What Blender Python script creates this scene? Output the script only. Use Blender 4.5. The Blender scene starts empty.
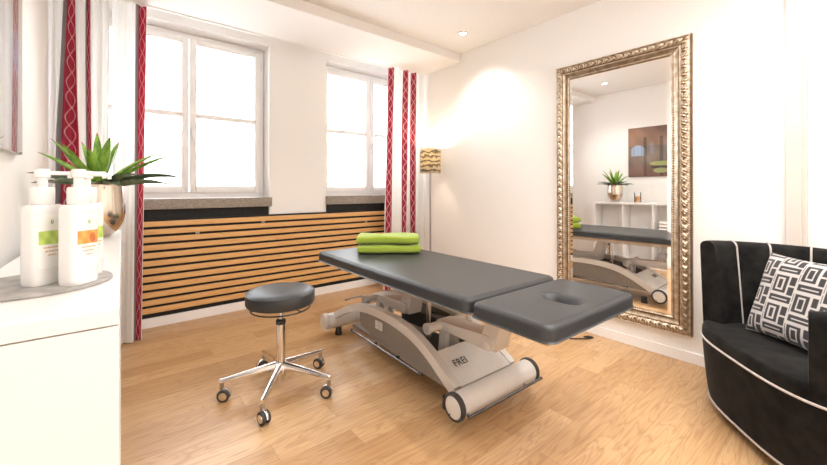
import bpy, bmesh, math, random
from mathutils import Vector, Matrix
random.seed(7)
R = math.radians
S = bpy.context.scene
COL = S.collection

# ------------------------------------------------------------------ camera
cam = bpy.data.objects.new('camera', bpy.data.cameras.new('camera'))
COL.objects.link(cam)
cam.location = (0, 0, 1.2)
cam.rotation_euler = (R(90), 0, R(-39.6))
cam.data.sensor_width = 36
cam.data.lens = 36 * 369.0 / 827
cam.data.shift_y = -(232.5 - 189.0) / 827
cam.data.clip_start = 0.02
S.camera = cam

# ------------------------------------------------------------------ world, exposure
S.view_settings.view_transform = 'Standard'
S.view_settings.look = 'None'
S.view_settings.gamma = 1
S.view_settings.use_curve_mapping = False
S.view_settings.exposure = 0.6
S.cycles.use_denoising = True
S.cycles.max_bounces = 10
S.cycles.diffuse_bounces = 6
S.cycles.glossy_bounces = 5
S.cycles.transmission_bounces = 6
S.cycles.sample_clamp_indirect = 6
W = bpy.data.worlds.new('daylight'); S.world = W; W.use_nodes = True
W.node_tree.nodes['Background'].inputs[0].default_value = (0.93, 0.97, 1.0, 1)
W.node_tree.nodes['Background'].inputs[1].default_value = 7.0


def area(name, loc, rot, sx, sy, power, color=(1, 1, 1)):
    l = bpy.data.lights.new(name, 'AREA'); l.shape = 'RECTANGLE'; l.size = sx; l.size_y = sy
    l.energy = power; l.color = color
    o = bpy.data.objects.new(name, l); COL.objects.link(o); o.location = loc; o.rotation_euler = rot
    return o


# daylight that enters by the two windows
for lx_, w_ in ((0.60, 1.39), (2.50, 1.10)):
    area('daylight_window', (lx_, 4.295, 1.92), (R(-90), 0, 0), w_, 1.56, 1).data.cycles.is_portal = True
SPOT_W = 35
SPOT_COL = (1.0, 0.955, 0.91)
AMB_W = 48


# ------------------------------------------------------------------ materials
def mat(name, color=(0.8, 0.8, 0.8), rough=0.5, metal=0.0, **kw):
    m = bpy.data.materials.new(name); m.use_nodes = True
    b = m.node_tree.nodes['Principled BSDF']
    b.inputs['Base Color'].default_value = (*color, 1)
    b.inputs['Roughness'].default_value = rough
    b.inputs['Metallic'].default_value = metal
    for k, v in kw.items():
        b.inputs[k.replace('_', ' ')].default_value = v
    return m


def N(m, kind, **kw):
    n = m.node_tree.nodes.new(kind)
    for k, v in kw.items():
        if k in n.inputs.keys() if False else hasattr(n, k):
            setattr(n, k, v)
        else:
            n.inputs[k.replace('_', ' ')].default_value = v
    return n


def link(m, a, b): m.node_tree.links.new(a, b)
def bsdf(m): return m.node_tree.nodes['Principled BSDF']


def coords(m, scale=(1, 1, 1), kind='Object', rot=(0, 0, 0)):
    t = N(m, 'ShaderNodeTexCoord'); mp = N(m, 'ShaderNodeMapping')
    mp.inputs['Scale'].default_value = scale; mp.inputs['Rotation'].default_value = rot
    link(m, t.outputs[kind], mp.inputs['Vector'])
    return mp.outputs['Vector']


def noise(m, scale, detail=4, vec=None, rough=0.5, dist=0):
    n = N(m, 'ShaderNodeTexNoise')
    n.inputs['Scale'].default_value = scale; n.inputs['Detail'].default_value = detail
    n.inputs['Roughness'].default_value = rough; n.inputs['Distortion'].default_value = dist
    link(m, vec if vec is not None else coords(m), n.inputs['Vector'])
    return n.outputs['Fac']


def ramp(m, fac, stops):
    r = N(m, 'ShaderNodeValToRGB'); e = r.color_ramp.elements
    while len(e) < len(stops): e.new(0.5)
    for el, (p, c) in zip(e, stops):
        el.position = p; el.color = (*c, 1)
    link(m, fac, r.inputs['Fac'])
    return r.outputs['Color']


def bump(m, h, strength=0.2, dist=0.01):
    b = N(m, 'ShaderNodeBump')
    b.inputs['Strength'].default_value = strength; b.inputs['Distance'].default_value = dist
    link(m, h, b.inputs['Height']); link(m, b.outputs['Normal'], bsdf(m).inputs['Normal'])


def mix(m, a, b, fac, mode='MIX'):
    n = N(m, 'ShaderNodeMix', data_type='RGBA', blend_type=mode)
    ins = [i for i in n.inputs if i.type == 'RGBA']
    if isinstance(fac, (int, float)): n.inputs[0].default_value = fac
    else: link(m, fac, n.inputs[0])
    for s, v in zip(ins, (a, b)):
        if isinstance(v, tuple): s.default_value = (*v, 1)
        else: link(m, v, s)
    return [o for o in n.outputs if o.type == 'RGBA'][0]


def noisy(name, c1, c2, scale, rough=0.6, metal=0, bs=0.2, bd=0.004, detail=5, stretch=(1, 1, 1), **kw):
    m = mat(name, c1, rough, metal, **kw)
    f = noise(m, scale, detail, coords(m, stretch))
    link(m, ramp(m, f, [(0.35, c1), (0.65, c2)]), bsdf(m).inputs['Base Color'])
    if bs: bump(m, f, bs, bd)
    return m


def attr_mat(name, rough=0.7, **kw):
    m = mat(name, (1, 1, 1), rough, **kw)
    a = N(m, 'ShaderNodeAttribute', attribute_name='Col')
    link(m, a.outputs['Color'], bsdf(m).inputs['Base Color'])
    return m


M = {}
M['wall'] = noisy('wall_paint', (0.88, 0.865, 0.845), (0.90, 0.885, 0.865), 60, 0.85, bs=0.03, bd=0.002)
M['ceil'] = noisy('ceiling_paint', (0.86, 0.84, 0.82), (0.88, 0.86, 0.84), 40, 0.9, bs=0.02, bd=0.002)
M['white'] = noisy('white_lacquer', (0.80, 0.79, 0.775), (0.81, 0.80, 0.785), 5, 0.28, bs=0)
M['white_matte'] = noisy('white_trim_paint', (0.90, 0.89, 0.88), (0.91, 0.90, 0.89), 8, 0.45, bs=0)
M['cream'] = noisy('cream_door_paint', (0.66, 0.60, 0.545), (0.69, 0.63, 0.575), 8, 0.45, bs=0)
M['plastic_white'] = noisy('white_plastic', (0.80, 0.795, 0.785), (0.82, 0.815, 0.805), 6, 0.25, bs=0, Subsurface_Weight=0.0)
M['black'] = noisy('black_board', (0.008, 0.008, 0.008), (0.014, 0.013, 0.012), 30, 0.7, bs=0)
M['chrome'] = noisy('chrome', (0.78, 0.77, 0.76), (0.84, 0.83, 0.82), 20, 0.12, 1.0, bs=0)
M['steel'] = noisy('brushed_steel', (0.35, 0.34, 0.33), (0.48, 0.47, 0.45), 80, 0.3, 1.0, bs=0)
M['grey_metal'] = noisy('silver_grey_powder_coat', (0.64, 0.625, 0.60), (0.67, 0.655, 0.63), 90, 0.42, 0.15, bs=0.03, bd=0.001)
M['grey_dark'] = noisy('dark_grey_side_panel', (0.24, 0.225, 0.205), (0.28, 0.26, 0.24), 60, 0.4, 0.4, bs=0.02, bd=0.001)
M['grey_light'] = noisy('pale_grey_coat', (0.70, 0.69, 0.67), (0.73, 0.72, 0.70), 60, 0.38, 0.05, bs=0)
M['bar'] = noisy('gunmetal_bar', (0.16, 0.16, 0.17), (0.22, 0.22, 0.23), 60, 0.25, 0.9, bs=0)
M['rubber'] = noisy('black_rubber', (0.03, 0.03, 0.032), (0.05, 0.05, 0.052), 70, 0.55, bs=0)
M['vinyl'] = noisy('anthracite_leatherette', (0.024, 0.026, 0.028), (0.036, 0.038, 0.040), 220, 0.40, bs=0.35, bd=0.001, detail=8)
M['plywood'] = noisy('birch_ply', (0.62, 0.42, 0.24), (0.72, 0.52, 0.32), 14, 0.5, stretch=(1, 8, 1), bs=0.05)
M['velvet'] = noisy('black_velvet', (0.004, 0.004, 0.004), (0.017, 0.016, 0.015), 14, 0.8, bs=0.25, bd=0.003, detail=9,
                    Sheen_Weight=0.06, Sheen_Roughness=0.3, Specular_IOR_Level=0.15)
M['piping'] = noisy('silver_grey_piping', (0.45, 0.41, 0.385), (0.56, 0.52, 0.49), 120, 0.6, bs=0.1)
M['towel'] = noisy('lime_terry', (0.24, 0.34, 0.022), (0.34, 0.45, 0.05), 160, 0.95, bs=1.0, bd=0.006, detail=8, Sheen_Weight=0.3)
M['towel_white'] = noisy('white_terry', (0.80, 0.79, 0.77), (0.86, 0.85, 0.83), 160, 0.95, bs=0.9, bd=0.005)
M['towel_grey'] = noisy('taupe_terry', (0.20, 0.17, 0.165), (0.28, 0.25, 0.24), 160, 0.95, bs=0.9, bd=0.005)
M['slate'] = noisy('slate', (0.26, 0.25, 0.235), (0.40, 0.38, 0.36), 26, 0.6, bs=0.4, bd=0.003)
M['pot'] = noisy('champagne_metal', (0.62, 0.53, 0.44), (0.70, 0.61, 0.52), 7, 0.16, 1.0, bs=0.04, bd=0.004)
M['soil'] = noisy('soil', (0.03, 0.02, 0.013), (0.08, 0.05, 0.03), 60, 0.95, bs=1)
M['leaf'] = noisy('fresh_green_leaf', (0.09, 0.22, 0.025), (0.26, 0.46, 0.05), 16, 0.42, stretch=(3, 3, 1), bs=0.1)
M['leaf_dark'] = noisy('grey_green_leaf', (0.05, 0.085, 0.045), (0.13, 0.19, 0.11), 18, 0.45, stretch=(3, 3, 1), bs=0.1)
M['leaf_tip'] = noisy('red_brown_tip', (0.25, 0.06, 0.05), (0.35, 0.12, 0.08), 30, 0.5, bs=0)
M['sill'] = noisy('brown_grey_stone', (0.20, 0.165, 0.135), (0.36, 0.31, 0.26), 55, 0.45, stretch=(1, 3, 3), bs=0.08, detail=8)
M['cable'] = mat('black_cable', (0.015, 0.013, 0.012), 0.4)
M['seatgap'] = mat('hole_lining', (0.03, 0.03, 0.032), 0.6)
M['letter'] = mat('dark_lettering', (0.03, 0.03, 0.035), 0.4)
M['sticker'] = noisy('pale_sticker', (0.62, 0.60, 0.57), (0.72, 0.70, 0.67), 200, 0.5, bs=0)
M['beige'] = mat('beige_sticker_ink', (0.22, 0.21, 0.2), 0.5)
M['orange_ink'] = mat('orange_ink', (0.62, 0.30, 0.16), 0.5)
M['curtain'] = m = attr_mat('striped_curtain_cloth', 0.9)
tl = m.node_tree.nodes.new('ShaderNodeBsdfTranslucent'); mx2 = m.node_tree.nodes.new('ShaderNodeMixShader'); mx2.inputs[0].default_value = 0.5
link(m, [n for n in m.node_tree.nodes if n.type == 'ATTRIBUTE'][0].outputs['Color'], tl.inputs[0])
link(m, bsdf(m).outputs[0], mx2.inputs[1]); link(m, tl.outputs[0], mx2.inputs[2]); link(m, mx2.outputs[0], m.node_tree.nodes['Material Output'].inputs[0])
M['cushion'] = attr_mat('maze_print_cloth', 0.7, Sheen_Weight=0.2)
M['art'] = attr_mat('glossy_photo_print', 0.22, Coat_Weight=1.0, Coat_Roughness=0.02)
M['label'] = attr_mat('printed_label', 0.4)
M['mirror'] = mat('silvered_glass', (0.96, 0.96, 0.955), 0.0, 1.0)
M['facade'] = noisy('pale_render', (0.80, 0.80, 0.80), (0.86, 0.86, 0.86), 3, 0.9, bs=0.1)
M['shutter'] = noisy('grey_shutter', (0.13, 0.135, 0.14), (0.17, 0.175, 0.18), 3, 0.6, bs=0)

# slats: warm lacquered wood
m = mat('oak_slat', (0.6, 0.35, 0.13), 0.38)
f = noise(m, 7, 8, coords(m, (1.0, 14, 14)), 0.6, 0.6)
link(m, ramp(m, f, [(0.3, (0.62, 0.33, 0.11)), (0.5, (0.74, 0.43, 0.17)), (0.75, (0.80, 0.50, 0.22))]), bsdf(m).inputs['Base Color'])
M['oak'] = m

# floor: oak boards running along x
m = mat('oak_floor', (0.6, 0.4, 0.22), 0.38)
v = coords(m)
br = N(m, 'ShaderNodeTexBrick', offset=0.37, offset_frequency=2)
br.inputs['Color1'].default_value = (0.05, 0.05, 0.05, 1); br.inputs['Color2'].default_value = (1, 1, 1, 1)
br.inputs['Mortar'].default_value = (0.5, 0.5, 0.5, 1)
br.inputs['Scale'].default_value = 1; br.inputs['Mortar Size'].default_value = 0.0009
br.inputs['Brick Width'].default_value = 0.93; br.inputs['Row Height'].default_value = 0.135
br.inputs['Bias'].default_value = 0.0
link(m, v, br.inputs['Vector'])
sp = N(m, 'ShaderNodeSeparateXYZ'); link(m, v, sp.inputs[0])
cb = N(m, 'ShaderNodeCombineXYZ')
bw = N(m, 'ShaderNodeSeparateColor'); link(m, br.outputs['Color'], bw.inputs[0])
mu = N(m, 'ShaderNodeMath', operation='MULTIPLY'); mu.inputs[1].default_value = 11.0; link(m, bw.outputs[0], mu.inputs[0])
link(m, sp.outputs[0], cb.inputs[0]); link(m, sp.outputs[1], cb.inputs[1]); link(m, mu.outputs[0], cb.inputs[2])
mp = N(m, 'ShaderNodeMapping'); mp.inputs['Scale'].default_value = (1.1, 9.0, 1); link(m, cb.outputs[0], mp.inputs[0])
wv = N(m, 'ShaderNodeTexNoise'); wv.inputs['Scale'].default_value = 1.4; wv.inputs['Detail'].default_value = 2; wv.inputs['Distortion'].default_value = 0.7
link(m, mp.outputs[0], wv.inputs['Vector'])
m1 = N(m, 'ShaderNodeMath', operation='MULTIPLY'); m1.inputs[1].default_value = 62.0; link(m, wv.outputs['Fac'], m1.inputs[0])
m2 = N(m, 'ShaderNodeMath', operation='SINE'); link(m, m1.outputs[0], m2.inputs[0])
m3 = N(m, 'ShaderNodeMath', operation='MULTIPLY_ADD'); m3.inputs[1].default_value = 0.5; m3.inputs[2].default_value = 0.5; link(m, m2.outputs[0], m3.inputs[0])
fg = N(m, 'ShaderNodeMapping'); fg.inputs['Scale'].default_value = (4, 70, 1); link(m, cb.outputs[0], fg.inputs[0])
fine = N(m, 'ShaderNodeTexNoise'); fine.inputs['Scale'].default_value = 1.5; fine.inputs['Detail'].default_value = 6
link(m, fg.outputs[0], fine.inputs['Vector'])
base = ramp(m, bw.outputs[0], [(0.0, (0.46, 0.272, 0.126)), (0.5, (0.54, 0.335, 0.168)), (1.0, (0.61, 0.40, 0.215))])
g1 = ramp(m, m3.outputs[0], [(0.0, (0.66, 0.58, 0.49)), (0.30, (0.95, 0.93, 0.90)), (1.0, (1, 1, 1))])
g2 = ramp(m, fine.outputs['Fac'], [(0.35, (0.86, 0.83, 0.79)), (0.6, (1, 1, 1))])
c = mix(m, base, g1, 0.5, 'MULTIPLY'); c = mix(m, c, g2, 0.8, 'MULTIPLY')
c = mix(m, c, (0.30, 0.17, 0.08), br.outputs['Fac'])
link(m, c, bsdf(m).inputs['Base Color'])
rr = N(m, 'ShaderNodeMapRange'); rr.inputs['To Min'].default_value = 0.42; rr.inputs['To Max'].default_value = 0.30
link(m, fine.outputs['Fac'], rr.inputs['Value']); link(m, rr.outputs[0], bsdf(m).inputs['Roughness'])
M['floor'] = m

# mirror frame: worn silver gold, darker brown in the recesses, paler on raised edges
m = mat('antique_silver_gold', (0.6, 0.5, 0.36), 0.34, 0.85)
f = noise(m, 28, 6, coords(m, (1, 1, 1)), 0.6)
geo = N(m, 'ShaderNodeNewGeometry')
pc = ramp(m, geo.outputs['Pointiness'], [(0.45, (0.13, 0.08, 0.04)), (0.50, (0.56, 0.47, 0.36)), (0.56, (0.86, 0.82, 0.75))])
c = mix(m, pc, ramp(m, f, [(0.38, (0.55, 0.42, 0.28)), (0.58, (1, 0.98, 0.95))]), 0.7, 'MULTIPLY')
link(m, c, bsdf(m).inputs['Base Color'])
M['gilt'] = m

# glass panes
m = bpy.data.materials.new('window_glass'); m.use_nodes = True
nt = m.node_tree; nt.nodes.remove(nt.nodes['Principled BSDF'])
t = nt.nodes.new('ShaderNodeBsdfTransparent'); g = nt.nodes.new('ShaderNodeBsdfGlossy'); g.inputs['Roughness'].default_value = 0.0
fr = nt.nodes.new('ShaderNodeFresnel'); fr.inputs['IOR'].default_value = 1.3
mx = nt.nodes.new('ShaderNodeMixShader')
nt.links.new(fr.outputs[0], mx.inputs[0]); nt.links.new(t.outputs[0], mx.inputs[1]); nt.links.new(g.outputs[0], mx.inputs[2])
nt.links.new(mx.outputs[0], nt.nodes['Material Output'].inputs[0])
M['glass'] = m


def emit(name, color, strength):
    m = mat(name, color, 0.5)
    bsdf(m).inputs['Emission Color'].default_value = (*color, 1); bsdf(m).inputs['Emission Strength'].default_value = strength
    return m
M['led'] = emit('lit_spot_lens', (1.0, 0.93, 0.82), 9)
M['bulb'] = emit('lit_bulb', (1.0, 0.82, 0.55), 14)


# ------------------------------------------------------------------ mesh helpers
class B:
    """collects shapes into one bmesh, then links ONE mesh object"""
    def __init__(s): s.bm = bmesh.new()

    def box(s, x0, x1, y0, y1, z0, z1, bev=0.0, seg=2, mx=None):
        r = bmesh.ops.create_cube(s.bm, size=1)
        vs = r['verts']
        for v in vs:
            v.co = Vector((x0 + (v.co.x + .5) * (x1 - x0), y0 + (v.co.y + .5) * (y1 - y0), z0 + (v.co.z + .5) * (z1 - z0)))
        if bev:
            es = list({e for v in vs for e in v.link_edges})
            r = bmesh.ops.bevel(s.bm, geom=es, offset=bev, segments=seg, profile=0.5, affect='EDGES')
            vs = list({v for f in r['faces'] for v in f.verts} | {v for v in vs if v.is_valid}) if mx is not None else vs
        if mx is not None: bmesh.ops.transform(s.bm, matrix=mx, verts=vs)
        return s

    def tube(s, pts, r, n=12, cap=True, closed=False):
        pts = [Vector(p) for p in pts]; rs = r if isinstance(r, (list, tuple)) else [r] * len(pts)
        rings = []; up = None
        for i, p in enumerate(pts):
            a = pts[i - 1] if (i or closed) else p
            b = pts[(i + 1) % len(pts)] if (i < len(pts) - 1 or closed) else p
            d = (b - a).normalized()
            if up is None:
                up = d.orthogonal().normalized()
            up = (up - d * up.dot(d))
            up = up.normalized() if up.length > 1e-6 else d.orthogonal().normalized()
            w = d.cross(up)
            rings.append([s.bm.verts.new(p + (up * math.cos(t) + w * math.sin(t)) * rs[i]) for t in [2 * math.pi * k / n for k in range(n)]])
        m = len(rings)
        for i in range(m if closed else m - 1):
            A, Bq = rings[i], rings[(i + 1) % m]
            for k in range(n): s.bm.faces.new((A[k], A[(k + 1) % n], Bq[(k + 1) % n], Bq[k]))
        if cap and not closed:
            s.bm.faces.new(rings[0][::-1]); s.bm.faces.new(rings[-1])
        return s

    def lathe(s, prof, n=32, mx=None):
        rings = []
        for r, z in prof:
            if r < 1e-5: rings.append([s.bm.verts.new((0, 0, z))])
            else: rings.append([s.bm.verts.new((r * math.cos(2 * math.pi * k / n), r * math.sin(2 * math.pi * k / n), z)) for k in range(n)])
        for A, Bq in zip(rings, rings[1:]):
            for k in range(n):
                k2 = (k + 1) % n
                if len(A) == 1 and len(Bq) == 1: continue
                if len(A) == 1: s.bm.faces.new((A[0], Bq[k2], Bq[k]))
                elif len(Bq) == 1: s.bm.faces.new((A[k], A[k2], Bq[0]))
                else: s.bm.faces.new((A[k], A[k2], Bq[k2], Bq[k]))
        if mx is not None: bmesh.ops.transform(s.bm, matrix=mx, verts=[v for g in rings for v in g])
        return s

    def prism(s, poly, axis, a0, a1, bev=0.0):
        """poly: 2-D points; axis 'x' -> (y,z), 'y' -> (x,z), 'z' -> (x,y)"""
        def P3(p, t): return {'x': (t, p[0], p[1]), 'y': (p[0], t, p[1]), 'z': (p[0], p[1], t)}[axis]
        A = [s.bm.verts.new(P3(p, a0)) for p in poly]; C = [s.bm.verts.new(P3(p, a1)) for p in poly]
        n = len(poly); fs = []
        for k in range(n): fs.append(s.bm.faces.new((A[k], A[(k + 1) % n], C[(k + 1) % n], C[k])))
        fs.append(s.bm.faces.new(A[::-1])); fs.append(s.bm.faces.new(C))
        if bev:
            es = [e for f in fs[-2:] for e in f.edges]
            bmesh.ops.bevel(s.bm, geom=es, offset=bev, segments=2, profile=0.5, affect='EDGES')
        return s

    def grid(s, fn, nu, nv, colf=None, wrap=False):
        L = s.bm.verts.layers.float_color.get('Col') or (s.bm.verts.layers.float_color.new('Col') if colf else None)
        vs = [[s.bm.verts.new(fn(i / nu, j / nv)) for j in range(nv + 1)] for i in range(nu if wrap else nu + 1)]
        if colf:
            for i, row in enumerate(vs):
                for j, v in enumerate(row): v[L] = (*colf(i / nu, j / nv), 1)
        m = len(vs)
        for i in range(nu):
            for j in range(nv):
                i2 = (i + 1) % m
                s.bm.faces.new((vs[i][j], vs[i2][j], vs[i2][j + 1], vs[i][j + 1]))
        return vs

    def done(s, name, material, parent=None, smooth=True, loc=None, rot=None, merge=False, angle=40):
        bm = s.bm
        if merge: bmesh.ops.remove_doubles(bm, verts=bm.verts, dist=1e-5)
        bmesh.ops.recalc_face_normals(bm, faces=bm.faces)
        me = bpy.data.meshes.new(name)
        if smooth:
            for f in bm.faces: f.smooth = True
            lim = R(angle)
            for e in bm.edges:
                if len(e.link_faces) == 2 and e.calc_face_angle(0) > lim: e.smooth = False
        bm.to_mesh(me); bm.free()
        o = bpy.data.objects.new(name, me); COL.objects.link(o)
        for mm in (material if isinstance(material, (list, tuple)) else [material]): me.materials.append(mm)
        if parent: o.parent = parent
        if loc is not None: o.location = loc
        if rot is not None: o.rotation_euler = rot
        return o


def tag(o, label, cat, group=None):
    o['label'] = label; o['category'] = cat
    if group: o['group'] = group
    return o


def thing(name, label, cat, loc=(0, 0, 0), rot=(0, 0, 0), group=None):
    o = bpy.data.objects.new(name, None); COL.objects.link(o)
    o.location = loc; o.rotation_euler = rot; o.empty_display_size = 0.1
    return tag(o, label, cat, group)


def struct(o):
    o['kind'] = 'structure'; return o


def copy_tree(o, parent=None):
    c = o.copy(); COL.objects.link(c)
    if parent: c.parent = parent
    for ch in list(o.children): copy_tree(ch, c)
    return c


def rotz(a, loc=(0, 0, 0)): return Matrix.Translation(loc) @ Matrix.Rotation(a, 4, 'Z')
XROT = Matrix.Rotation(R(90), 4, 'Y')   # lathe axis z -> x
def cyl_x(x0, x1, y, z, prof=None, r=0.05, n=32):
    """matrix for a lathe built 0..L along z, laid along x"""
    return Matrix.Translation((x0, y, z)) @ XROT


# ------------------------------------------------------------------ room shell
XL, XR, YB, YP = -0.315, 3.10, -1.9, 3.95
ZC, ZS = 2.74, 2.65
struct(B().box(XL - .12, XR + .5, YB - .12, 4.3, -.1, 0).done('floor', M['floor'], smooth=False))
struct(B().box(XL - .12, XR + .5, YB - .12, 2.90, ZC, ZC + .15).done('ceiling', M['ceil'], smooth=False))
struct(B().box(XL - .12, XR + .12, 2.90, 3.62, ZS, ZC + .15, .006).done('ceiling', M['ceil'], smooth=False))
struct(B().box(XL - .12, XR + .12, 3.62, 4.3, 2.86, 3.0).done('ceiling', M['ceil'], smooth=False))
struct(B().box(XL - .12, XL, YB, 4.3, 0, 2.9).done('wall_left', M['wall'], smooth=False))
# right wall, with the door opening near the camera
DX0, DX1, DH = -0.70, 0.225, 2.66
b = B(); b.box(XR, XR + .12, DX1, 4.3, 0, 2.9); b.box(XR, XR + .12, YB, DX0, 0, 2.9); b.box(XR, XR + .12, DX0, DX1, DH, 2.9)
struct(b.done('wall_right', M['wall'], smooth=False))
struct(B().box(XL - .12, XR + .12, YB - .12, YB, 0, 2.9).done('wall_back', M['wall'], smooth=False))
# window wall with two recesses
W1 = (-0.10, 1.302); W2 = (1.948, 3.06)
b = B()
b.box(XL, W1[0], YP, 4.3, 0, 2.86); b.box(W1[1], W2[0], YP, 4.3, 0, 2.86); b.box(W2[1], XR, YP, 4.3, 0, 2.86)
for w in (W1, W2):
    b.box(w[0], w[1], YP, 4.3, 2.70, 2.86)      # lintel
    b.box(w[0], w[1], 4.06, 4.3, 0, 1.10)        # low wall under the window
struct(b.done('wall_window', M['wall'], smooth=False))
# sills
b = B().box(W1[0] + .002, W1[1] - .002, 3.952, 4.10, 1.045, 1.112); b.box(W1[0] - .02, W1[1] + .016, 3.905, 3.9495, 1.02, 1.112, .003)
struct(b.done('trim_1', M['sill'], smooth=False))
b = B().box(W2[0] + .002, W2[1] - .002, 3.952, 4.10, 1.045, 1.116); b.box(W2[0] - .006, W2[1] + .02, 3.905, 3.9495, 1.02, 1.116, .003)
struct(b.done('trim_2', M['sill'], smooth=False))
# curtain track under the soffit edge
struct(B().box(XL + .02, XR - .02, 3.585, 3.600, ZS - .008, ZS + .002).done('trim_3', M['white_matte'], smooth=False))


def window(name, x0, x1, xm, yf, zb=1.112, zt=2.695):
    root = B()
    f = 0.045
    y0, y1 = yf, yf + .07
    root.box(x0, x0 + f, y0, y1, zb, zt, .004); root.box(x1 - f, x1, y0, y1, zb, zt, .004)
    root.box(x0 + f, x1 - f, y0, y1, zt - .05, zt, .004); root.box(x0 + f, x1 - f, y0, y1, zb, zb + .06, .004)
    w = struct(root.done(name, M['white_matte']))
    for a, c in ((x0 + f * .8, xm - .004), (xm + .004, x1 - f * .8)):
        s = B(); st = .058; ys0, ys1 = y0 - .018, y0 + .04
        zb2, zt2 = zb + .052, zt - .042
        s.box(a, a + st, ys0, ys1, zb2, zt2, .006); s.box(c - st, c, ys0, ys1, zb2, zt2, .006)
        s.box(a + st, c - st, ys0, ys1, zt2 - st, zt2, .006); s.box(a + st, c - st, ys0, ys1, zb2, zb2 + st + .008, .006)
        s.box(a + st, c - st, ys0 + .004, ys1 - .006, 1.889, 1.934, .005)
        so = s.done('casement', M['white_matte'], w)
        g = B().box(a + st, c - st, y0 + .008, y0 + .013, zb2 + st, zt2 - st).done('window_pane', M['glass'], so, smooth=False)
    h = B(); hx = xm + .022; hz = 1.76
    h.box(hx - .012, hx + .012, y0 - .026, y0 - .019, hz - .035, hz + .035, .003)
    h.tube([(hx, y0 - .026, hz + .01), (hx, y0 - .052, hz + .01)], .008)
    h.box(hx - .009, hx + .009, y0 - .062, y0 - .048, hz - .10, hz + .022, .004)
    h.done('window_handle', M['chrome'] if name == 'window_2' else M['white'], w)
    for hzz in (1.26, 2.5):
        B().tube([(x1 - f * .6, y0 - .028, hzz - .035), (x1 - f * .6, y0 - .028, hzz + .035)], .008).done('hinge', M['white_matte'], w)
    return w


window('window_1', -0.095, 1.297, 0.600, 4.12)
window('window_2', 1.953, 3.055, 2.655, 4.12)

# baseboards
struct(B().box(XR - .014, XR, DX1 + .06, 3.88, 0, .075, .003).done('baseboard_right', M['white_matte'], smooth=False))
struct(B().box(XL, XL + .014, YB, .95, 0, .075, .003).done('baseboard_left', M['white_matte'], smooth=False))
# door at the right
b = B(); b.box(XR - .022, XR, DX1 - .01, DX1 + .055, 0, DH + .06, .004); b.box(XR - .022, XR, DX0 - .055, DX0 + .01, 0, DH + .06, .004)
b.box(XR - .022, XR, DX0 + .01, DX1 - .01, DH - .01, DH + .06, .004)
b.box(XR, XR + .12, DX1 - .03, DX1, 0, DH); b.box(XR, XR + .12, DX0, DX0 + .03, 0, DH)
struct(b.done('trim_4', M['cream'], smooth=False))
b = B().box(XR + .075, XR + .115, DX0 + .032, DX1 - .032, .005, DH - .002, .004)
d = struct(b.done('door_1', M['white_matte'], smooth=False))
h = B(); h.tube([(XR + .075, DX0 + .10, 1.05), (XR - .02, DX0 + .10, 1.05), (XR - .025, DX0 + .22, 1.05)], .009)
h.done('door_handle', M['steel'], d)

# ------------------------------------------------------------------ outside, beyond the windows
fa = B().box(-6, 9, 13, 13.4, -6, 9).done('apartment_building', M['facade'], smooth=False)
struct(fa)
for (x, z0, z1) in ((.8, 1.55, 2.45), (.8, 4.45, 5.3), (-1.9, 1.55, 2.45), (3.9, 1.55, 2.45), (3.9, 4.45, 5.3)):
    s = B()
    for k in range(12):
        zz = z0 + (z1 - z0) * k / 12
        s.box(x, x + .7, 12.92, 12.98, zz, zz + (z1 - z0) / 12 * .3)
    s.box(x - .04, x, 12.9, 13, z0 - .05, z1 + .05); s.box(x + .7, x + .74, 12.9, 13, z0 - .05, z1 + .05)
    s.done('window_shutter', M['shutter'], fa, smooth=False)['kind'] = 'structure'

# ------------------------------------------------------------------ slatted radiator cover
rc = thing('radiator_cover', 'horizontal oak slat radiator cover with black backing below both windows', 'radiator cover', (0, 3.88, 0))
B().box(XL + .005, XR - .02, .03, .066, .085, .935).done('backing_board', M['black'], rc, smooth=False)
b = B(); b.box(W1[0] + .005, W1[1] - .004, .072, .16, .085, 1.018); b.box(W2[0] + .004, W2[1] - .005, .072, .16, .085, 1.018)
b.done('niche_lining', M['black'], rc, smooth=False)
B().box(XL + .005, XR - .02, .022, .066, 0, .083, .002).done('plinth', M['white_matte'], rc, smooth=False)
for k in range(12):
    z = .150 + k * .0678
    B().box(XL + .005, XR - .02, 0.004, 0.026, z - .0225, z + .0225, .003).done('slat', M['oak'], rc, smooth=False)
for xx, kk in ((.62, 10), (1.21, 11), (2.45, 10)):
    z = .150 + kk * .0678
    B().box(xx, xx + .035, .0265, .0295, z - .045, z + .02, .001).done('clip', M['steel'], rc)

# ------------------------------------------------------------------ curtains
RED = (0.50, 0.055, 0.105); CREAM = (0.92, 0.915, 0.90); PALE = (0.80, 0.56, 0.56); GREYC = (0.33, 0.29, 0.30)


def curtain(name, label, x_of, y_of, stripes, z0, z1, length, nu=420, nv=330, group=None):
    """x_of(s,t), y_of(s,t) with s along the track, t from top (0) to hem (1); stripes: (s0,s1, grey side)"""
    def fn(s, t): return (x_of(s, t), y_of(s, t), z1 + (z0 - z1) * t)

    def colf(s, t):
        for s0, s1, gw in stripes:
            if callable(s0): s0 = s0(t)
            if callable(s1): s1 = s1(t)
            if s0 <= s <= s1:
                q = (s - s0) / (s1 - s0)
                ph = t * length / .125
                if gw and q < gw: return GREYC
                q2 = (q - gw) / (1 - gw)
                a = .5 + .33 * math.sin(2 * math.pi * ph / 2)
                c = .5 - .33 * math.sin(2 * math.pi * ph / 2 + .5)
                wd = .05 * (1 if s1 - s0 < .2 else .7)
                if abs(q2 - a) < wd or abs(q2 - c) < wd: return PALE
                return RED
        return CREAM
    g = B(); g.grid(fn, nu, nv, colf)
    o = g.done(name, M['curtain'], None, angle=80)
    sm = o.modifiers.new('thickness', 'SOLIDIFY'); sm.thickness = .003; sm.offset = 0
    return tag(o, label, 'curtain', group)


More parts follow.
